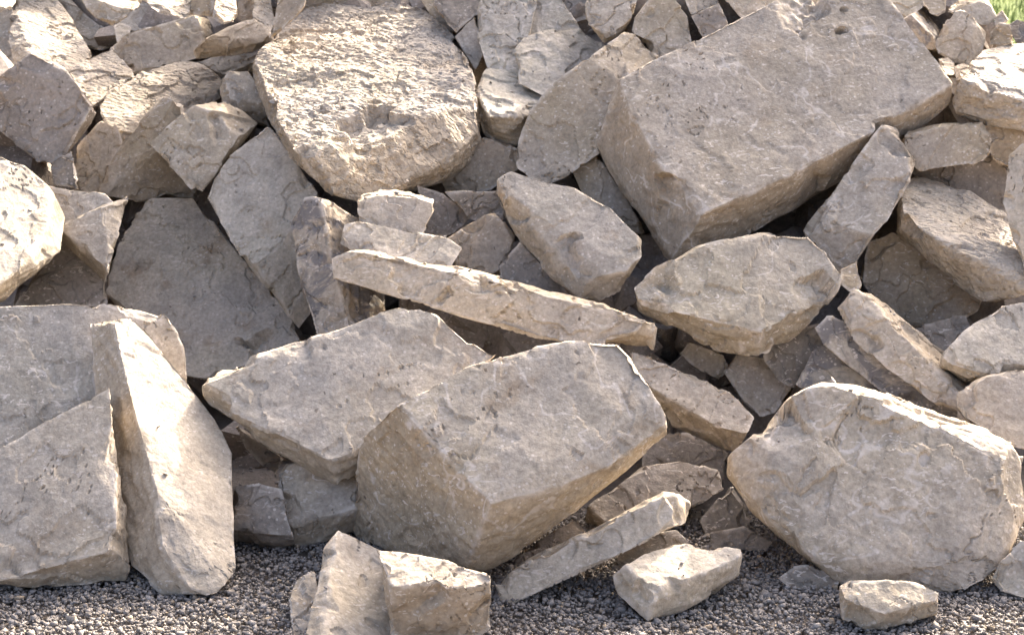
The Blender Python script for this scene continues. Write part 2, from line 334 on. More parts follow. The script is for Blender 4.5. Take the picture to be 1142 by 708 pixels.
R('dark flat stone in the shadow above the right grey slab', [(1016,366),(1080,350),(1086,372),(1058,400),(1030,392)], (0,-.8,.6), T=.16, tint='d', push=-.26)
R('rough half-sunlit rock on the right edge below the pit', [(1004,218),(1019,192),(1060,205),(1110,228),(1152,246),(1165,290),(1136,298),(1092,287),(1058,275),(1010,244)], (.16,-.34,.93), [(0,6,[(994,266),(1010,277),(1050,305),(1086,331),(1106,340),(1160,330)],58)], T=.26, tint='p', mat='p', rough=1.6, push=.14)
R('pale boulder cut off by the right edge, beside the pit', [(1124,172),(1140,160),(1152,160),(1154,312),(1142,302),(1128,262),(1119,226),(1127,196)], (-.25,-.88,.4), T=.12, tint='p')
R('largest grey block, broad scuffed face, upper right', [(690,87),(742,74),(832,30),(890,-14),(982,-14),(1022,36),(1064,92),(986,140),(920,170),(880,196),(778,240),(745,196),(704,126)], (-.02,-.71,.70),
  [(0,10,[(672,106),(658,152),(690,216),(736,286),(746,294)],46),(10,6,[(822,270),(892,232),(1002,162),(1062,114)],62)], T=.34, tint='g', mat='c', rough=.55, scars=5)
R('grey rock with white veins under the corner of the largest block', [(984,139),(1008,162),(1018,200),(992,244),(976,262),(912,244),(948,186)], (-.12,-.76,.64), [(4,5,[(952,298),(936,305),(918,282),(892,260)],38),(0,2,[(1000,142),(1021,182)],45)], T=.24, tint='g', mat='c')
R('small brown stone below the white-veined rock', [(936,300),(956,290),(962,320),(952,330),(938,318)], SH, T=.12, tint='b')
R('smooth blue-grey pointed boulder in the middle of the heap', [(554,197),(570,191),(640,210),(682,230),(717,268),(714,286),(700,300),(652,302),(592,246),(566,224)], (-.03,-.71,.70), [(0,7,[(553,216),(580,272),(606,302),(642,330)],46),(7,6,[(646,334),(666,337),(692,326)],52)], T=.26, tint='g', rough=.7)
R('small brown stone in the gap beneath the wide tan slab', [(756,394),(768,380),(806,394),(816,412),(802,424),(780,414)], (0,-.93,.35), T=.14, tint='b', push=-.26)
R('grey stone wedged between tan slab and big round-shouldered boulder', [(806,414),(820,392),(852,398),(886,430),(864,460),(848,464),(828,448)], (.05,-.82,.57), T=.18, tint='g')
R('dark stone deep in the gap right of the wide tan slab', [(850,392),(886,366),(922,358),(916,400),(886,436),(866,424)], (0,-.96,.25), T=.14, tint='d', push=-.26)
R('wide tan slab with chipped front edge, right of centre', [(701,322),(730,298),(775,274),(850,259),(902,262),(924,285),(943,311),(935,323),(895,337),(850,370),(800,357),(750,347),(708,336)], (0,-.71,.70), [(0,9,[(706,348),(740,366),(800,391),(846,398)],58),(9,7,[(882,382),(916,352)],62)], T=.24, tint='t', mat='c')
R('mottled dark grey stone behind the round-shouldered boulder', [(886,428),(904,392),(919,384),(946,400),(990,432),(1034,468),(1000,474),(930,450)], (-.1,-.87,.48), T=.18, tint='g', mat='m')
R('lower of two thin layered slabs slanting down right', [(909,366),(924,350),(960,362),(1060,436),(1080,476),(1068,488),(1030,476),(948,408),(918,384)], (-.1,-.88,.46), T=.15, tint='g', mat='m')
R('upper of two thin layered slabs slanting down right', [(932,342),(950,323),(966,332),(1048,414),(1080,446),(1082,474),(1040,450),(996,414),(952,380)], (-.25,-.82,.5), [(1,4,[(972,326),(1004,350),(1062,396),(1090,440)],60)], T=.16, tint='g')
R('light grey flat slab on the right edge', [(1049,396),(1085,360),(1116,340),(1160,334),(1172,404),(1112,417),(1086,414),(1062,406)], (0,-.7,.71), [(0,5,[(1048,410),(1076,427),(1110,432)],58)], T=.22, tint='p')
R('tan boulder on the right edge below the light slab', [(1067,436),(1085,421),(1120,411),(1168,406),(1172,508),(1136,500),(1110,488),(1080,472),(1069,456)], (0,-.78,.62), T=.24, tint='w')

# --- middle front
R('small sunlit cap stone on top of the thin stacked slabs', [(397,222),(430,216),(460,219),(482,227),(484,238),(476,252),(470,264),(434,260),(400,247)], (.02,-.84,.54), [(0,3,[(404,215),(440,209),(486,222)],48)], T=.14, tint='w')
R('short flat slab with sunlit patch under the cap stone', [(376,266),(384,251),(400,247),(470,261),(502,266),(516,276),(502,299),(455,296),(388,278)], (.04,-.66,.75), T=.14, tint='w')
R('long thin tan slab lying across the centre', [(369,288),(386,280),(456,292),(555,314),(640,338),(706,352),(702,382),(670,388),(600,378),(530,354),(410,322),(372,310)], (-.06,-.88,.47), [(1,5,[(420,280),(500,294),(640,330),(722,356)],48),(5,6,[(733,366),(729,390)],45)], T=.16, tint='w')
R('flat tapering slab right of the big centre block', [(704,392),(722,395),(780,420),(816,436),(842,464),(834,484),(800,476),(766,456),(740,440),(706,420)], (-.02,-.70,.71), [(8,5,[(738,456),(750,476),(790,494),(822,507)],62)], T=.18, tint='g')
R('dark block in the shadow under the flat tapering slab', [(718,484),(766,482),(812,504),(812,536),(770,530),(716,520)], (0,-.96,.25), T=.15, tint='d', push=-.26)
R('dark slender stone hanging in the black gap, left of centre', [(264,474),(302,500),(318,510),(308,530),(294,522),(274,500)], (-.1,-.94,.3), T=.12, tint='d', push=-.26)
R('wide shaded slab leaning at the left edge behind the upright slab', [(-24,342),(0,342),(60,338),(150,336),(186,350),(206,386),(210,432),(168,480),(100,500),(10,508),(-24,512)], (-.02,-.78,.62), T=.14, tint='g', mat='c', rough=.7)
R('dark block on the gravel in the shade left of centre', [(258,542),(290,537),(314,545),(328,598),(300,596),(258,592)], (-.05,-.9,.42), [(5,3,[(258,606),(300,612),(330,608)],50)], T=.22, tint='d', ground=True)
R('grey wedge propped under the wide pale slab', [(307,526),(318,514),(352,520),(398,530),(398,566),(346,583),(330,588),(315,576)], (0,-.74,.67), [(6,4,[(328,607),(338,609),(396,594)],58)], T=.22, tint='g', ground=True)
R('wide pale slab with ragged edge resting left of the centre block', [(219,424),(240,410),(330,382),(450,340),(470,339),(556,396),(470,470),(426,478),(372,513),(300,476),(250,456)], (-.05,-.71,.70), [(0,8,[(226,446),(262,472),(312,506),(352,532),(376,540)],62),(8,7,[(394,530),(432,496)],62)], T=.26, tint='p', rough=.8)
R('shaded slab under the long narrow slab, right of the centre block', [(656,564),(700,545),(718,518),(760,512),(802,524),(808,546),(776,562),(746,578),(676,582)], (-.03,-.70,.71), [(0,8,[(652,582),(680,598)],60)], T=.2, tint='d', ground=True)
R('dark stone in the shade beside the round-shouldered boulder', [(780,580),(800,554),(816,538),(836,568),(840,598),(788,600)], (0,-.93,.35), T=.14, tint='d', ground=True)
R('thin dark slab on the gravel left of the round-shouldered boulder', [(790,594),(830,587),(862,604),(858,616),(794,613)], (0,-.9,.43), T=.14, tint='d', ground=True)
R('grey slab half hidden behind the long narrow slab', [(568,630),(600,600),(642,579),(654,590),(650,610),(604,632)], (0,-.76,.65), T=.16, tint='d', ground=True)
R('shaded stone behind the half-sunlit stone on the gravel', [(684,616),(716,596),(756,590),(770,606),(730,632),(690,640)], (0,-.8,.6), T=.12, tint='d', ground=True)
R('big square-edged block in the front centre', [(440,449),(456,440),(520,410),(600,385),(650,379),(690,380),(706,396),(744,462),(742,470),(690,508),(640,530),(548,561),(530,543),(476,476)], (0,-.71,.70),
  [(0,11,[(424,476),(397,500),(391,590),(394,604),(430,612),(496,628)],56),(11,7,[(520,634),(544,638),(592,606),(690,532),(745,484)],62)], T=.3, tint='t', mat='c', ground=True, rough=.8, scars=0)
R('big round-shouldered boulder at the right front', [(856,466),(884,433),(930,429),(972,442),(1050,480),(1120,496),(1112,560),(1086,628),(960,622),(908,590),(862,520)], (0,-.84,.54),
  [(0,9,[(838,485),(809,510),(811,530),(834,566),(868,600),(892,626)],30),(9,7,[(896,630),(960,660),(1060,664),(1100,652)],24),(1,5,[(902,426),(986,435),(1060,466),(1132,490)],50),(5,7,[(1143,508),(1144,580),(1116,630)],34)], T=.36, tint='w', mat='c', ground=True, rough=1.5)
R('low brown stone on the gravel under the round-shouldered boulder', [(866,644),(884,631),(906,628),(938,645),(932,662),(882,657)], (0,-.7,.71), T=.1, tint='d', ground=True)
R('rounded stone on the gravel at the right edge', [(1105,646),(1114,626),(1140,602),(1170,606),(1172,668),(1142,668),(1116,660)], (-.1,-.86,.5), T=.18, tint='t', ground=True)
R('large shaded slab at the lower left corner', [(-24,514),(0,500),(60,470),(122,432),(124,500),(127,560),(131,604),(118,616),(70,623),(45,636),(20,632),(-24,614)], (-.08,-.75,.66), [(9,7,[(-24,650),(40,658),(84,656),(142,650)],52),(4,7,[(140,600),(150,640)],55)], T=.26, tint='g', ground=True, rough=.9)
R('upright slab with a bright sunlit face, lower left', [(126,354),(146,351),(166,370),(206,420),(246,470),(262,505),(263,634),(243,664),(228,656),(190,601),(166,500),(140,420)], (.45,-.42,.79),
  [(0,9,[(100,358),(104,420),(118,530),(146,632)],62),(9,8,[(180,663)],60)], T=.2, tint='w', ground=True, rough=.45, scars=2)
R('squat stone with half-sunlit top on the gravel, front right of centre', [(698,630),(712,618),(750,604),(790,617),(826,612),(829,620),(790,636),(728,658),(712,648)], (.06,-.38,.93), [(0,7,[(683,642),(690,662),(722,692)],52),(7,5,[(724,692),(762,681),(802,664),(827,640)],62)], T=.16, tint='p', mat='s', ground=True)
R('long narrow slab propped on the gravel, front centre', [(549,652),(562,640),(742,554),(750,570),(752,590),(640,642),(572,674),(556,671)], (-.1,-.86,.5), [(0,2,[(572,632),(740,549)],48),(2,4,[(757,551),(769,560),(771,578)],50)], T=.13, tint='w', ground=True)
R('flat stone with a chipped front on the gravel, lower right', [(933,652),(946,646),(986,650),(1022,648),(1050,660),(1049,668),(1010,676),(985,684),(965,677),(936,665)], (0,-.56,.83), [(9,7,[(938,690),(964,702)],60),(7,5,[(1000,699),(1047,686)],62)], T=.14, tint='w', mat='s', ground=True)
R('tan stone with sunlit top at the bottom edge', [(420,614),(442,614),(500,625),(544,638),(546,646),(500,656),(436,652)], (.06,-.36,.93), [(6,4,[(436,722),(500,726),(548,704)],64)], T=.18, tint='w', mat='s', ground=True)
R('small pale stone at the bottom edge left of the peaked stone', [(321,666),(331,645),(352,634),(356,664),(344,712),(326,712)], (.1,-.52,.85), T=.12, tint='w', ground=True)
R('peaked stone with raked sunlit face at the bottom edge', [(376,589),(396,600),(431,618),(438,642),(438,730),(362,734),(364,660)], (.45,-.38,.81), [(0,5,[(362,608),(334,734)],40)], T=.16, tint='w', mat='s', ground=True)

# ------------------------------------------------------------------ rock shapes
def solve_body(main, n, sides, T, push, anchor=None):
    """3-D corners of one convex block from its faces; returns camera-relative points, first the seen ones"""
    n = norm(n); px = [tuple(p) for p in main]
    D = rays(px)
    c_px = np.mean(np.array(px), 0)
    t0 = heap_depth(c_px)[0] - push
    c3 = rays(c_px)[0] * t0
    if anchor is not None: c3 = anchor
    t = (c3 @ n) / (D @ n)
    P = [D[i] * t[i] for i in range(len(px))]
    faces = [(set(range(len(px))), n)]
    for a, b, new, th in sides:
        idx, fn = next((f for f in faces if a in f[0] and b in f[0]), faces[0])
        E = norm(P[b] - P[a]); w = norm(np.cross(fn, E))
        cen = np.mean([P[i] for i in idx], 0)
        if th >= 46: th += 12
        if w @ ((P[a] + P[b]) / 2 - cen) < 0: w = -w
        vd = norm((P[a] + P[b]) / 2)
        while True:
            m = fn * math.cos(math.radians(th)) + w * math.sin(math.radians(th))
            if m @ vd < -0.22 or th < 8: break
            th -= 3
        dn = rays(new); tn = (P[a] @ m) / (dn @ m)
        lim = np.linalg.norm((P[a] + P[b]) / 2)
        k0 = len(P)
        for d, tt in zip(dn, tn):
            P.append(d * float(np.clip(tt, lim - 0.35, lim + 0.45)))
        px += [tuple(q) for q in new]
        faces.append(({a, b} | set(range(k0, len(P))), m))
    return np.array(P), np.array(px, float), n

def hull2d(pts):
    pts = sorted(map(tuple, pts))
    def half(ps):
        h = []
        for p in ps:
            while len(h) > 1 and (h[-1][0]-h[-2][0])*(p[1]-h[-2][1]) - (h[-1][1]-h[-2][1])*(p[0]-h[-2][0]) <= 0: h.pop()
            h.append(p)
        return h
    a = half(pts); b = half(pts[::-1])
    return np.array(a[:-1] + b[:-1])

def hull_mesh(P):
    bm = bmesh.new()
    for p in P: bm.verts.new(p)
    r = bmesh.ops.convex_hull(bm, input=bm.verts)
    junk = [e for e in r['geom_interior'] + r['geom_unused'] if isinstance(e, bmesh.types.BMVert)]
    bmesh.ops.delete(bm, geom=list(set(junk)), context='VERTS')
    bm.normal_update()
    return bm

def hull_planes(P):
    bm = hull_mesh(P)
    N = np.array([f.normal[:] for f in bm.faces]); O = np.array([f.normal.dot(f.verts[0].co) for f in bm.faces])
    A = np.array([f.calc_area() for f in bm.faces])
    bm.free()
    keepN, keepO, W = [], [], []
    for i in np.argsort(-A):
        if A[i] < 1e-6: continue
        for k in range(len(keepN)):
            if keepN[k] @ N[i] > 0.988 and abs(keepO[k] - O[i]) < 0.02:
                W[k] += A[i]; break
        else:
            keepN.append(N[i]); keepO.append(O[i]); W.append(A[i])
    return np.array(keepN), np.array(keepO), N, O

def back_points(P, px, T, behind=None, zmin=None):
    """the far side of the block: its outline carried back into the heap and drawn in a little"""
    h = hull2d(px); c = h.mean(0)
    q = c + (h - c) * 0.80
    d = rays(q)
    depth = P @ FWD
    near = np.array([depth[np.argmin(((px - p) ** 2).sum(1))] for p in h])
    tb = near * 0.6 + near.mean() * 0.4 + T
    tb = np.maximum(tb, near + 0.05)
    if behind is not None:
        tb = np.clip(behind(q), near + 0.05, tb)
    out = d * tb[:, None]
    if zmin is not None:
        for i in range(len(out)):
            z = out[i, 2] + CAM[2]
            if z < zmin: out[i] *= (CAM[2] - zmin) / (CAM[2] - z)
    return out

STEP = 6
gx, gy = np.meshgrid(np.arange(-24, 1180, STEP), np.arange(-24, 744, STEP))
GRID = np.stack([gx.ravel(), gy.ravel()], 1).astype(float)
GRAY = rays(GRID)

def first_hit(P):
    """distance along the lens axis at which each grid ray enters the convex block (inf where it misses)"""
    _, _, N, O = hull_planes(P)
    dn = GRAY @ N.T
    with np.errstate(divide='ignore', invalid='ignore'):
        t = O[None] / dn
    ent = np.where(dn < 0, t, -np.inf).max(1); ext = np.where(dn > 0, t, np.inf).min(1)
    return np.where((ent < ext) & (ent > 0), ent, np.inf)

data = []
for r in ROCKS:
    pts = []
    for bd in r['bodies']:
        anc = None
        if len(bd) > 3:                                    # this lump grows out of the first one's main face at that spot
            d0 = rays(bd[3])[0]; n0 = pts[0][2]; anc = d0 * ((pts[0][0][0] @ n0) / (d0 @ n0))
        P, px, nn = solve_body(bd[0], bd[1], bd[2], r['T'], r['push'], anc)
        pts.append([P, px, nn])
    r['parts'] = pts
    r['first'] = np.minimum.reduce([first_hit(np.vstack([P, back_points(P, px, r['T'])])) for P, px, nn in pts])
    r['s'] = 1.0
    if r['ground']:
        lo = min((P[:, 2]).min() for P, px, nn in pts)
        r['s'] = (CAM[2] + 0.012) / -lo

# slide the blocks along their sight lines until every nearer one clears the one behind it
n_r = len(ROCKS)
hit = np.array([r['first'] for r in ROCKS])
pairs = []
for a in range(n_r):
    for b in range(a + 1, n_r):             # b lies in front of a
        m = np.isfinite(hit[a]) & np.isfinite(hit[b])
        if m.sum() >= 2: pairs.append((a, b, hit[a][m], hit[b][m]))
sc = np.array([r['s'] for r in ROCKS]); fixed = np.array([r['ground'] for r in ROCKS])
home = sc.copy()
import time; T0=time.time()
for it in range(90):
    mv = 0
    for a, b, ha, hb in pairs:
        gap = sc[a] * ha - sc[b] * hb - 0.035
        g = np.partition(gap, len(gap) // 16)[len(gap) // 16]
        if g < 0:
            wa = 0.0 if fixed[a] else 1.0; wb = 0.0 if fixed[b] else (0.35 if not fixed[a] else 1.0)
            if wa + wb == 0: continue
            k = 0.7 * -g / (wa + wb) / 4.2
            sc[a] += k * wa; sc[b] -= k * wb; mv = max(mv, -g)
    free = ~fixed
    sc[free] += (home[free] - sc[free]) * 0.02 * (it < 60)
print('relax s', round(time.time() - T0, 1), 'pairs', len(pairs))
print('SPREAD left', round(mv, 3), 'scales', round(sc.min(), 3), round(sc.max(), 3))
for i, r in enumerate(ROCKS):
    if abs(sc[i] - 1) > 0.09: print('  far move', i, round(sc[i], 3), r['label'])

S_hit = hit * sc[:, None]
NGX = gx.shape[1]
def grid_index(q):
    ix = np.clip(np.round((q[:, 0] + 24) / STEP).astype(int), 0, NGX - 1)
    iy = np.clip(np.round((q[:, 1] + 24) / STEP).astype(int), 0, gx.shape[0] - 1)
    return iy * NGX + ix

def chip_block(A, rs, size, count):
    """knock flat flakes off the arrises: slice the block with slightly tilted planes across random edges"""
    bm = hull_mesh(A)
    for k in range(count):
        es = [e for e in bm.edges if len(e.link_faces) == 2 and e.link_faces[0].normal.dot(e.link_faces[1].normal) < 0.86]
        if not es: break
        wts = np.array([e.calc_length() for e in es]); e = es[rs.choice(len(es), p=wts / wts.sum())]
        n1, n2 = e.link_faces[0].normal, e.link_faces[1].normal
        f = rs.uniform(0.25, 0.75)
        m = (n1 * f + n2 * (1 - f)).normalized()
        ed = (e.verts[1].co - e.verts[0].co).normalized()
        m = (m + ed * rs.normal(0, 0.22)).normalized()
        a = rs.uniform(0.0, 1.0)
        pt = e.verts[0].co.lerp(e.verts[1].co, a) - m * (size * rs.uniform(0.002, 0.008))
        far = max((v.co - pt).dot(m) for v in bm.verts)
        if far > size * 0.024: continue
        bmesh.ops.bisect_plane(bm, geom=bm.verts[:] + bm.edges[:] + bm.faces[:], plane_co=pt, plane_no=m, clear_outer=True)
        pts = [v.co[:] for v in bm.verts]
        bm.free(); bm = hull_mesh(pts)
    out = np.array([v.co[:] for v in bm.verts]); bm.free()
    return out

def refine(V, F, flag, Lf, Lb):
    """split every edge longer than its limit until none is left; corners and arrises of the block stay exact"""
    for it in range(12):
        E = np.sort(F[:, [0, 1, 1, 2, 2, 0]].reshape(-1, 2), 1)
        key = E[:, 0].astype(np.int64) * (len(V) + 1) + E[:, 1]
        u, first, inv = np.unique(key, return_index=True, return_inverse=True)
        inv = inv.reshape(-1)
        ue = E[first]
        ln = np.linalg.norm(V[ue[:, 0]] - V[ue[:, 1]], axis=1)
        fr = np.zeros(len(u), bool); np.logical_or.at(fr, inv, np.repeat(flag, 3))
        cut = ln > np.where(fr, Lf, Lb)
        if not cut.any(): break
        mid = np.full(len(u), -1); mid[cut] = len(V) + np.arange(cut.sum())
        V = np.vstack([V, (V[ue[cut, 0]] + V[ue[cut, 1]]) / 2])
        M = mid[inv].reshape(-1, 3)
        nf, nfl = [], []
        code = (M >= 0) @ np.array([1, 2, 4])
        for c in range(8):
            m = code == c
            if not m.any(): continue
            f, mm, fl = F[m], M[m], flag[m]
            if c == 0: T = [f]
            elif c == 7:
                T = [np.stack(t, 1) for t in ((f[:,0],mm[:,0],mm[:,2]),(mm[:,0],f[:,1],mm[:,1]),(mm[:,2],mm[:,1],f[:,2]),(mm[:,0],mm[:,1],mm[:,2]))]
            else:
                k = {1:0,2:1,4:2,3:0,6:1,5:2}[c]
                o = [k, (k + 1) % 3, (k + 2) % 3]
                A, B, C = f[:, o[0]], f[:, o[1]], f[:, o[2]]; mab, mbc = mm[:, o[0]], mm[:, o[1]]
                if c in (1, 2, 4): T = [np.stack((A, mab, C), 1), np.stack((mab, B, C), 1)]
                else: T = [np.stack((mab, B, mbc), 1), np.stack((A, mab, mbc), 1), np.stack((A, mbc, C), 1)]
            nf += T; nfl += [fl] * len(T)
        F = np.vstack(nf); flag = np.concatenate(nfl)
    return V, F

def make_rock(i, r):
    vs_all, fs_all, br_all, ar_all = [], [], [], []
    base = 0
    for bi, (P, px, nn) in enumerate(r['parts']):
        P = P * sc[i]
        def behind(q):
            k = grid_index(q)
            rest = np.array([S_hit[j] for j in range(n_r) if j != i])[:, k]
            own = S_hit[i][k]; own = np.where(np.isfinite(own), own, (P @ FWD).mean())
            rest = np.where(rest > own[None] + 0.01, rest, np.inf)
            return rest.min(0) + 0.02
        B = back_points(P, px, r['T'], behind, -0.04 if r['ground'] else None)
        A = np.vstack([P, B]) + CAM
        Pn = A.max(0) - A.min(0)
        A = chip_block(A, np.random.RandomState(100 + i * 7 + bi), float(np.linalg.norm(Pn)), 9)
        N, O, _, _ = hull_planes(A)
        bm = hull_mesh(A)
        area = sum(f.calc_area() for f in bm.faces)
        bmesh.ops.dissolve_limit(bm, angle_limit=math.radians(3), verts=bm.verts, edges=bm.edges)
        bmesh.ops.triangulate(bm, faces=bm.faces); bm.normal_update(); bm.verts.index_update()
        V = np.array([v.co[:] for v in bm.verts]); F = np.array([[v.index for v in f.verts] for f in bm.faces])
        fn = np.array([f.normal[:] for f in bm.faces]); fc = np.array([f.calc_center_median()[:] for f in bm.faces]); bm.free()
        vd = fc - CAM; vd /= np.linalg.norm(vd, axis=1)[:, None]
        size = math.sqrt(area)
        Lf = float(np.clip(size * 0.013, 0.0058, 0.0108)) * (0.8 if r['rough'] > 1.25 else 1.0)
        V, F = refine(V, F, ((fn * vd).sum(1) < 0.06), Lf, Lf * 3.5)
        nv = len(V)
        cr = np.cross(V[F[:, 1]] - V[F[:, 0]], V[F[:, 2]] - V[F[:, 0]])
        NR = np.stack([sum(np.bincount(F[:, q], cr[:, ax], nv) for q in range(3)) for ax in range(3)], 1)
        NR /= np.maximum(np.linalg.norm(NR, axis=1), 1e-12)[:, None]
        # distances to the block's planes: nearest = own face, second = nearest arris
        d = V @ N.T - O[None]
        k1 = np.argmax(d, 1)
        own_n = N[k1]
        sim = own_n @ N.T
        dm = np.where(sim < 0.95, d, -9)
        k2 = np.argmax(dm, 1)
        soft = 1 - np.clip(sim[np.arange(nv), k2], 0, 1)
        e = np.clip(-dm[np.arange(nv), k2], 0, None)
        off = np.array([i * 3.71, i * 1.93, bi * 2.2 + i * 0.77])
        wt = np.exp(np.clip((d - d.max(1)[:, None]) / 0.006, -30, 0)); wt /= wt.sum(1)[:, None]
        broken = wt @ (1 - sstep(0.55, 0.9, np.abs(N @ nn)))
        vdir = norm(V.mean(0) - CAM)
        seen = wt @ sstep(0.08, -0.15, N @ vdir)
        hgt = V @ nn
        rg = r['rough']; rs_ = min(rg, 1.15)
        Q = V + off
        n22 = noise(Q / 0.22); n07 = fbm(Q / 0.07, 2); n03 = fbm(Q / 0.03, 2)
        w = np.clip(size * 0.006 * (0.4 + 1.2 * np.clip(0.5 + n22, 0, 1)), 0.003, 0.012)
        disp = -sstep(1, 0, e / w) * (0.3 + 0.7 * soft) * w * (0.25 + 0.5 * np.clip(0.4 + n07, 0, 1.3))
        # slow warp of each face and shallow spalls with sharp rims
        disp += (0.25 - np.abs(noise(Q / (0.13 + 0.13 * size) + 3.3))) * 0.016 * min(1.0, size / 0.7) * (0.6 + 0.4 * rg)
        wob = 0.22 * n07[:, None]
        sp = noise(Q / (0.10 + 0.12 * size) + 11.0 + wob)
        disp -= sstep(0.17, 0.20, sp) * 0.006 * min(1.2, 0.4 + size) * rs_
        sp2 = noise(Q / (0.05 + 0.08 * size) + 23.0 + wob)
        disp -= sstep(0.30, 0.33, sp2) * 0.005 * rs_
        # open cracks
        ck = np.abs(noise(Q / (0.22 + 0.2 * size) + 41.0 + 0.35 * n07[:, None]))
        disp -= sstep(0.022, 0.0, ck) * sstep(0.05, 0.25, noise(Q / 0.3 + 61.0)) * 0.007
        # bedding: thin ledges on the broken sides
        lay = noise(np.stack([hgt / 0.018 + 3 * n22, Q[:, 0] / 0.18, Q[:, 1] / 0.18], 1))
        disp += broken * seen * (0.0038 * ((i * 0.618) % 1.0) * np.clip(lay * 2.2, -1, 1) + 0.005 * (0.3 - np.abs(n07)) + 0.003 * n03)
        # grain of the bedding faces
        disp += (1 - broken) * (0.0019 * n03 * rs_)
        if rg > 1.25:
            u = norm(np.cross(nn, [0.35, 0.2, 0.9])); v = np.cross(nn, u)
            R2 = np.stack([Q @ u / 0.046, Q @ v / 0.017, Q @ nn / 0.05], 1)
            R2 += 0.5 * n07[:, None]
            disp += (1 - broken) * 0.0020 * (rg - 0.6) * fbm(R2, 3, 0.8)
        V2 = V + NR * disp[:, None]
        # scars: local flat breaks bitten out of the arrises, each with a stepped rim
        rs = np.random.RandomState(900 + i * 5 + bi)
        cand = np.flatnonzero((e < 0.004) & (soft > 0.25) & (seen > 0.05))
        if len(cand) > 20:
            for q in range(r['scars']):
                c = cand[rs.randint(len(cand))]
                m = norm(NR[c] + 0.25 * rs.normal(size=3))
                rr = size * rs.uniform(0.035, 0.11); h = rr * rs.uniform(0.06, 0.17)
                dd = np.linalg.norm(V - V[c], axis=1) * (1 + 0.45 * n07 + 0.2 * n22)
                k = dd < rr
                amt = np.clip((V2[k] - V2[c]) @ m + h, 0, None) * sstep(rr, rr * 0.86, dd[k])
                V2[k] -= m[None] * (amt * (0.85 + 0.3 * n03[k]))[:, None]
        # broken-away corners: everything in that part of the block above a new plane is gone
        for poly, m, at_px in (r['cuts'] if bi == 0 else ()):
            m = norm(m); d0 = rays(at_px)[0]; c = CAM + d0 * ((P[0] @ nn) / (d0 @ nn))
            rel = V - CAM; zf = rel @ FWD
            qx = CX + FPX * (rel @ RIGHT) / zf + 3 * n22; qy = CY - FPX * (rel @ UP) / zf + 3 * n22
            inside = np.zeros(nv, bool)
            for (xa, ya), (xb, yb) in zip(poly, poly[1:] + poly[:1]):
                if ya == yb: continue
                inside ^= ((ya > qy) != (yb > qy)) & (qx < (xb - xa) * (qy - ya) / (yb - ya) + xa)
            amt = np.clip((V2 - c) @ m + 0.003 * n22 + 0.001 * n03, 0, None) * inside
            V2 = V2 - m[None] * amt[:, None]
        vs_all.append(V2); br_all.append(broken); ar_all.append(sstep(0.013, 0.001, e) * np.clip(soft * 1.6, 0, 1))
        fs_all.append(F + base)
        base += nv
    V = np.vstack(vs_all)
    loc = np.array([V[:, 0].mean(), V[:, 1].mean(), V[:, 2].min()])
    me = bpy.data.meshes.new('rock')
    fill_mesh(me, V - loc, np.vstack(fs_all))
    me.polygons.foreach_set('use_smooth', np.ones(len(me.polygons), bool))
    me.set_sharp_from_angle(angle=math.radians(30))
    for nm, arr in (('broken', br_all), ('arris', ar_all)):
        at = me.attributes.new(nm, 'FLOAT', 'POINT'); at.data.foreach_set('value', np.concatenate(arr).astype(np.float32))
    me.materials.append(MATS[r['mat']])
    o = bpy.data.objects.new('rock', me); COL.objects.link(o)
    o.location = loc
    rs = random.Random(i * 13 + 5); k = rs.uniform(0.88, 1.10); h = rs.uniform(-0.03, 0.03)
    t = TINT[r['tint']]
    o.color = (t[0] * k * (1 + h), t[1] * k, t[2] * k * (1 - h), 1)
    o['label'] = r['label']; o['category'] = 'rock'; o['group'] = 'quarried rocks of the heap'
    return o

tris = 0
for i, r in enumerate(ROCKS):
    o = make_rock(i, r); tris += len(o.data.polygons)
print('rock triangles', tris)

# ------------------------------------------------------------------ rubble inside the heap, seen only as darkness between the rocks
def block_points(rs, sx, sy, sz):
    pts = rs.normal(size=(11, 3)); pts /= np.linalg.norm(pts, axis=1)[:, None]
    pts = np.sign(pts) * np.abs(pts) ** 0.6
    q, _ = np.linalg.qr(rs.normal(size=(3, 3)))
    return (pts * np.array([sx, sy, sz])) @ q.T
rs = np.random.RandomState(21)
SH_MIN = S_hit.copy(); SH_MIN[~np.isfinite(SH_MIN)] = 0
DEEP = SH_MIN.max(0).reshape(gx.shape)                      # farthest traced front at each sight line
bmr = bmesh.new()
def add_block(P):
    vs = [bmr.verts.new(p) for p in P]
    r = bmesh.ops.convex_hull(bmr, input=vs)
    junk = [e for e in r['geom_interior'] + r['geom_unused'] if isinstance(e, bmesh.types.BMVert)]
    bmesh.ops.delete(bmr, geom=list(set(junk)), context='VERTS')
for k in range(900):
    x = rs.uniform(-90, 1232); y = rs.uniform(-30, 600) if k % 3 else rs.uniform(-34, 130)
    if y < 70 and (x > 1085 or 298 < x < 312): continue
    sz = rs.uniform(.09, .17)
    q = np.array([[x, y]])
    ring = np.array([[x + a, y + b] for a in (-56, 0, 56) for b in (-56, 0, 56)])
    base_t = max(heap_depth(q)[0] + (0.46 if y > 80 else 0.10), DEEP.ravel()[grid_index(ring)].max() + 0.04) + sz * 1.25
    c = CAM + rays(q)[0] * base_t
    if c[2] < 0.0 or c[1] > 2.9: continue
    add_block(c + block_points(rs, sz, sz * .8, sz * .6))
for x, y in ((14, 190), (36, 176), (60, 182), (104, 122), (112, 108), (738, 12), (822, 18), (8, 172), (86, 150)):     # stones plugging the deepest chinks
    q = np.array([[x, y]]); sz = 0.17
    ring = np.array([[x + a, y + b] for a in (-60, 0, 60) for b in (-60, 0, 60)])
    c = CAM + rays(q)[0] * (max(heap_depth(q)[0], DEEP.ravel()[grid_index(ring)].max()) + 0.04 + sz)
    add_block(c + block_points(rs, sz, sz * .9, sz * .8))
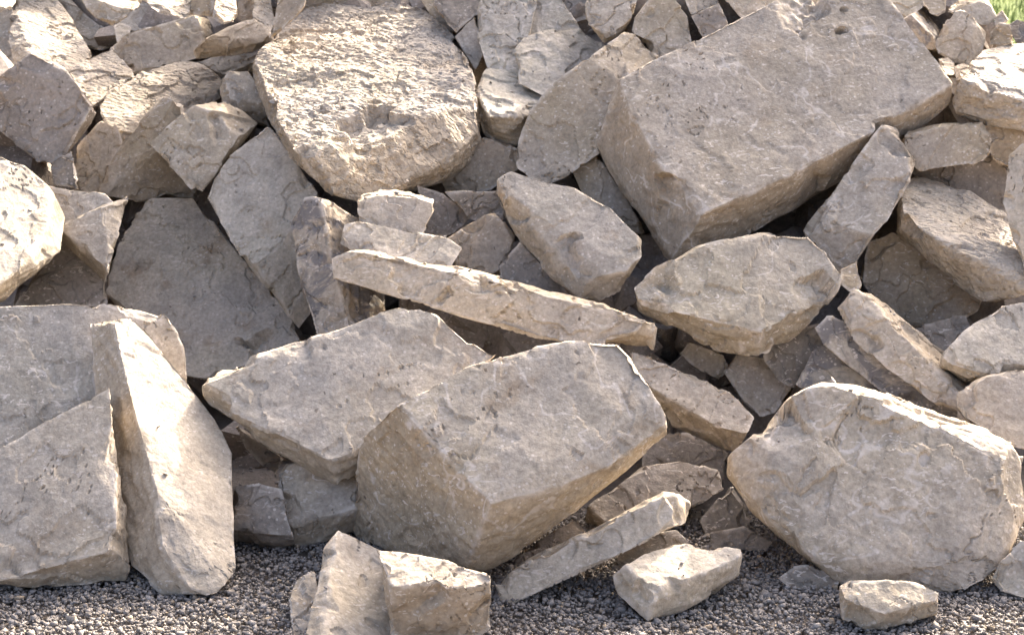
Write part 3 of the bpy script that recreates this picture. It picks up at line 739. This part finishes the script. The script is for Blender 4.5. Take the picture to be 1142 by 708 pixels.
for k in range(260):                                        # the mass of the heap behind
    X = rs.uniform(-1.7, 1.7); Y = rs.uniform(0.9, 2.6); sz = rs.uniform(.2, .32)
    Z = rs.uniform(0, 1) * min((Y - 0.85) * 0.72, 0.72) - 0.05
    rel = np.array([X, Y + .12, Z]) - CAM; zf = rel @ FWD
    ring = np.array([[CX + FPX * rel[0] / zf + a, CY - FPX * (rel @ UP) / zf + b] for a in (-110, -55, 0, 55, 110) for b in (-90, -45, 0, 45, 90)])
    if zf < DEEP.ravel()[grid_index(ring)].max() + sz * 1.2: continue
    add_block(rel + CAM + block_points(rs, sz, sz * .8, sz * .6))
# the heap runs on past both sides of the picture and down its back
for k in range(240):
    side = rs.randint(0, 3)
    if side == 2: X = rs.uniform(-1.6, 1.6); Y = rs.uniform(2.0, 2.9); Z = max(0.02, 0.80 - (Y - 1.9) * 0.8) * rs.uniform(.2, .95)
    else:
        X = (1 if side else -1) * rs.uniform(1.75, 2.9); Y = rs.uniform(0.1, 2.2)
        Z = max(0, min(0.95, (Y - .1) * .75)) * rs.uniform(.6, 1.0) * (.55 if side else 1)
    sz = rs.uniform(.12, .24)
    add_block(np.array([X, Y, Z]) + block_points(rs, sz, sz * .8, sz * .55))
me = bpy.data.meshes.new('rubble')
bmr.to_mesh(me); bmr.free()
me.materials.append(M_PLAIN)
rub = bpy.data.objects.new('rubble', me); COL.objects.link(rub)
rub.color = (0.25, 0.21, 0.175, 1)  # darker than the rocks: part of the gaps' shade is put into this colour
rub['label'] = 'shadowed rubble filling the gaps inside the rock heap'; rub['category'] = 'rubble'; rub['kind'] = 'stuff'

# ------------------------------------------------------------------ ground
def sheet(name, x0, x1, y0, y1, z, mat, nx=1, ny=1):
    vs = [(x0 + (x1 - x0) * i / nx, y0 + (y1 - y0) * j / ny, z) for j in range(ny + 1) for i in range(nx + 1)]
    fs = [(j * (nx + 1) + i, j * (nx + 1) + i + 1, (j + 1) * (nx + 1) + i + 1, (j + 1) * (nx + 1) + i) for j in range(ny) for i in range(nx)]
    o = mesh_obj(name, vs, fs, mat); o['kind'] = 'structure'; return o
sheet('ground', -600, 600, -300, 900, -0.03, M_BED)
sheet('lawn', -60, 60, 5.5, 120, -0.02, M_TURF)

# gravel: angular stones, too many to count
ico = bmesh.new(); bmesh.ops.create_cube(ico, size=1.25); bmesh.ops.triangulate(ico, faces=ico.faces)
IV = np.array([v.co[:] for v in ico.verts]); IF = np.array([[v.index for v in f.verts] for f in ico.faces]); ico.free()
rs = np.random.RandomState(5)
NG = 54000
gp = np.stack([rs.uniform(-1.6, 1.6, NG), -0.62 + 1.05 * rs.beta(1.25, 1.5, NG)], 1)
rad = np.clip(rs.lognormal(math.log(0.0048), 0.36, NG), 0.003, 0.0165)
big = rs.rand(NG) < 0.012; rad[big] *= rs.uniform(1.4, 2.0, big.sum())
bumpz = 0.012 * noise(np.c_[gp / 0.25, np.zeros(NG)])
jit = 1 + rs.uniform(-0.5, 0.32, (NG, len(IV), 3))
sc3 = rs.uniform(0.6, 1.25, (NG, 1, 3)); sc3[:, :, 2] *= 0.75
loc_v = IV[None] * jit * sc3 * rad[:, None, None]
tl = rs.uniform(-0.9, 0.9, NG); ct_, st_ = np.cos(tl)[:, None], np.sin(tl)[:, None]
loc_v = np.stack([loc_v[:, :, 0], loc_v[:, :, 1] * ct_ - loc_v[:, :, 2] * st_, loc_v[:, :, 1] * st_ + loc_v[:, :, 2] * ct_], 2)
ang = rs.uniform(0, 6.283, NG); ca, sa = np.cos(ang)[:, None], np.sin(ang)[:, None]
X = loc_v[:, :, 0] * ca - loc_v[:, :, 1] * sa; Y = loc_v[:, :, 0] * sa + loc_v[:, :, 1] * ca
zz = -0.016 + bumpz + rs.uniform(0, 0.012, NG)
GV = np.stack([X + gp[:, :1], Y + gp[:, 1:], loc_v[:, :, 2] + zz[:, None]], 2).reshape(-1, 3)
GF = (IF[None] + (np.arange(NG) * len(IV))[:, None, None]).reshape(-1, 3)
me = bpy.data.meshes.new('gravel')
fill_mesh(me, GV, GF)
tone = np.clip(rs.normal(0.45, 0.2, NG), 0, 0.93); tone[rs.rand(NG) < 0.03] = 1.0
at = me.attributes.new('tone', 'FLOAT', 'POINT'); at.data.foreach_set('value', np.repeat(tone, len(IV)).astype(np.float32))
me.materials.append(M_GRAVEL)
go = bpy.data.objects.new('gravel', me); COL.objects.link(go)
go['label'] = 'crushed grey gravel in front of the rock heap'; go['category'] = 'gravel'; go['kind'] = 'stuff'

# chips and grit: shards lodged on the ledges and spilled along the foot of the heap
rs = np.random.RandomState(33)
dg = bpy.context.evaluated_depsgraph_get()
spots = []
for k in range(5200):
    x, y = rs.uniform(-1.5, 1.5), rs.uniform(-0.45, 1.7)
    ok, hp, hn, _, ho, _ = scene.ray_cast(dg, Vector((x, y, 2.2)), Vector((0, 0, -1)))
    if not ok: continue
    if ho.name.startswith('rock') and hn.z > 0.80 and rs.rand() < 0.13: spots.append((hp, rs.uniform(.0025, .0075) * (1 + 1.2 * (rs.rand() < .12))))
    elif ho.name.startswith(('gravel', 'ground')) and rs.rand() < (0.06 if y < -.2 else 0.4): spots.append((hp, rs.uniform(.004, .012)))
cv, cf, ct = [], [], []
for hp, rr in spots:
    b = sum(map(len, cv))
    q, _ = np.linalg.qr(rs.normal(size=(3, 3)))
    pt = (IV * (1 + rs.uniform(-.75, .35, (len(IV), 3))) * np.array([1.3, .85, .5]) * rr) @ (np.eye(3) + .35 * (q - np.eye(3)) * (rs.rand() < .6))
    ang = rs.uniform(0, 6.28); c_, s_ = math.cos(ang), math.sin(ang)
    pt = pt @ np.array([[c_, s_, 0], [-s_, c_, 0], [0, 0, 1]])
    cv.append(pt + np.array(hp[:]) + np.array([0, 0, rr * .3])); cf.append(IF + b); ct += [float(np.clip(rs.normal(.72, .15), 0, 1))] * len(IV)
me = bpy.data.meshes.new('stone_chips'); fill_mesh(me, np.vstack(cv), np.vstack(cf))
at = me.attributes.new('tone', 'FLOAT', 'POINT'); at.data.foreach_set('value', np.array(ct, np.float32))
me.materials.append(M_GRAVEL)
cho = bpy.data.objects.new('stone_chips', me); COL.objects.link(cho)
cho['label'] = 'loose stone chips and grit lying on ledges and at the foot of the heap'; cho['category'] = 'chips'; cho['kind'] = 'stuff'

# grass beyond the heap
rs = np.random.RandomState(9)
verts, faces, tones = [], [], []
for k in range(26000):
    y = 5.6 + 26 * rs.rand() ** 1.4; x = rs.uniform(-0.45, 0.45) * (y + 4)
    if k % 2: x = abs(x) * 1.0
    h = rs.uniform(.05, .16) * (1 + 0.6 * (rs.rand() < .1)); wd = rs.uniform(.004, .010); a = rs.uniform(0, 6.28)
    lx, ly = rs.normal(0, .035, 2)
    b = len(verts)
    verts += [(x - wd * math.cos(a), y - wd * math.sin(a), -.022), (x + wd * math.cos(a), y + wd * math.sin(a), -.022),
              (x + lx * .4 + wd * .7 * math.cos(a), y + ly * .4 + wd * .7 * math.sin(a), h * .6), (x + lx * .4 - wd * .7 * math.cos(a), y + ly * .4 - wd * .7 * math.sin(a), h * .6), (x + lx, y + ly, h)]
    faces += [(b, b + 1, b + 2, b + 3), (b + 3, b + 2, b + 4)]
    tones += [min(1, max(0, rs.normal(.5, .22)))] * 5
gr = mesh_obj('grass', verts, faces, M_GRASS)
at = gr.data.attributes.new('tone', 'FLOAT', 'POINT'); at.data.foreach_set('value', np.array(tones, np.float32))
gr['label'] = 'green grass growing behind the rock heap'; gr['category'] = 'grass'; gr['kind'] = 'stuff'
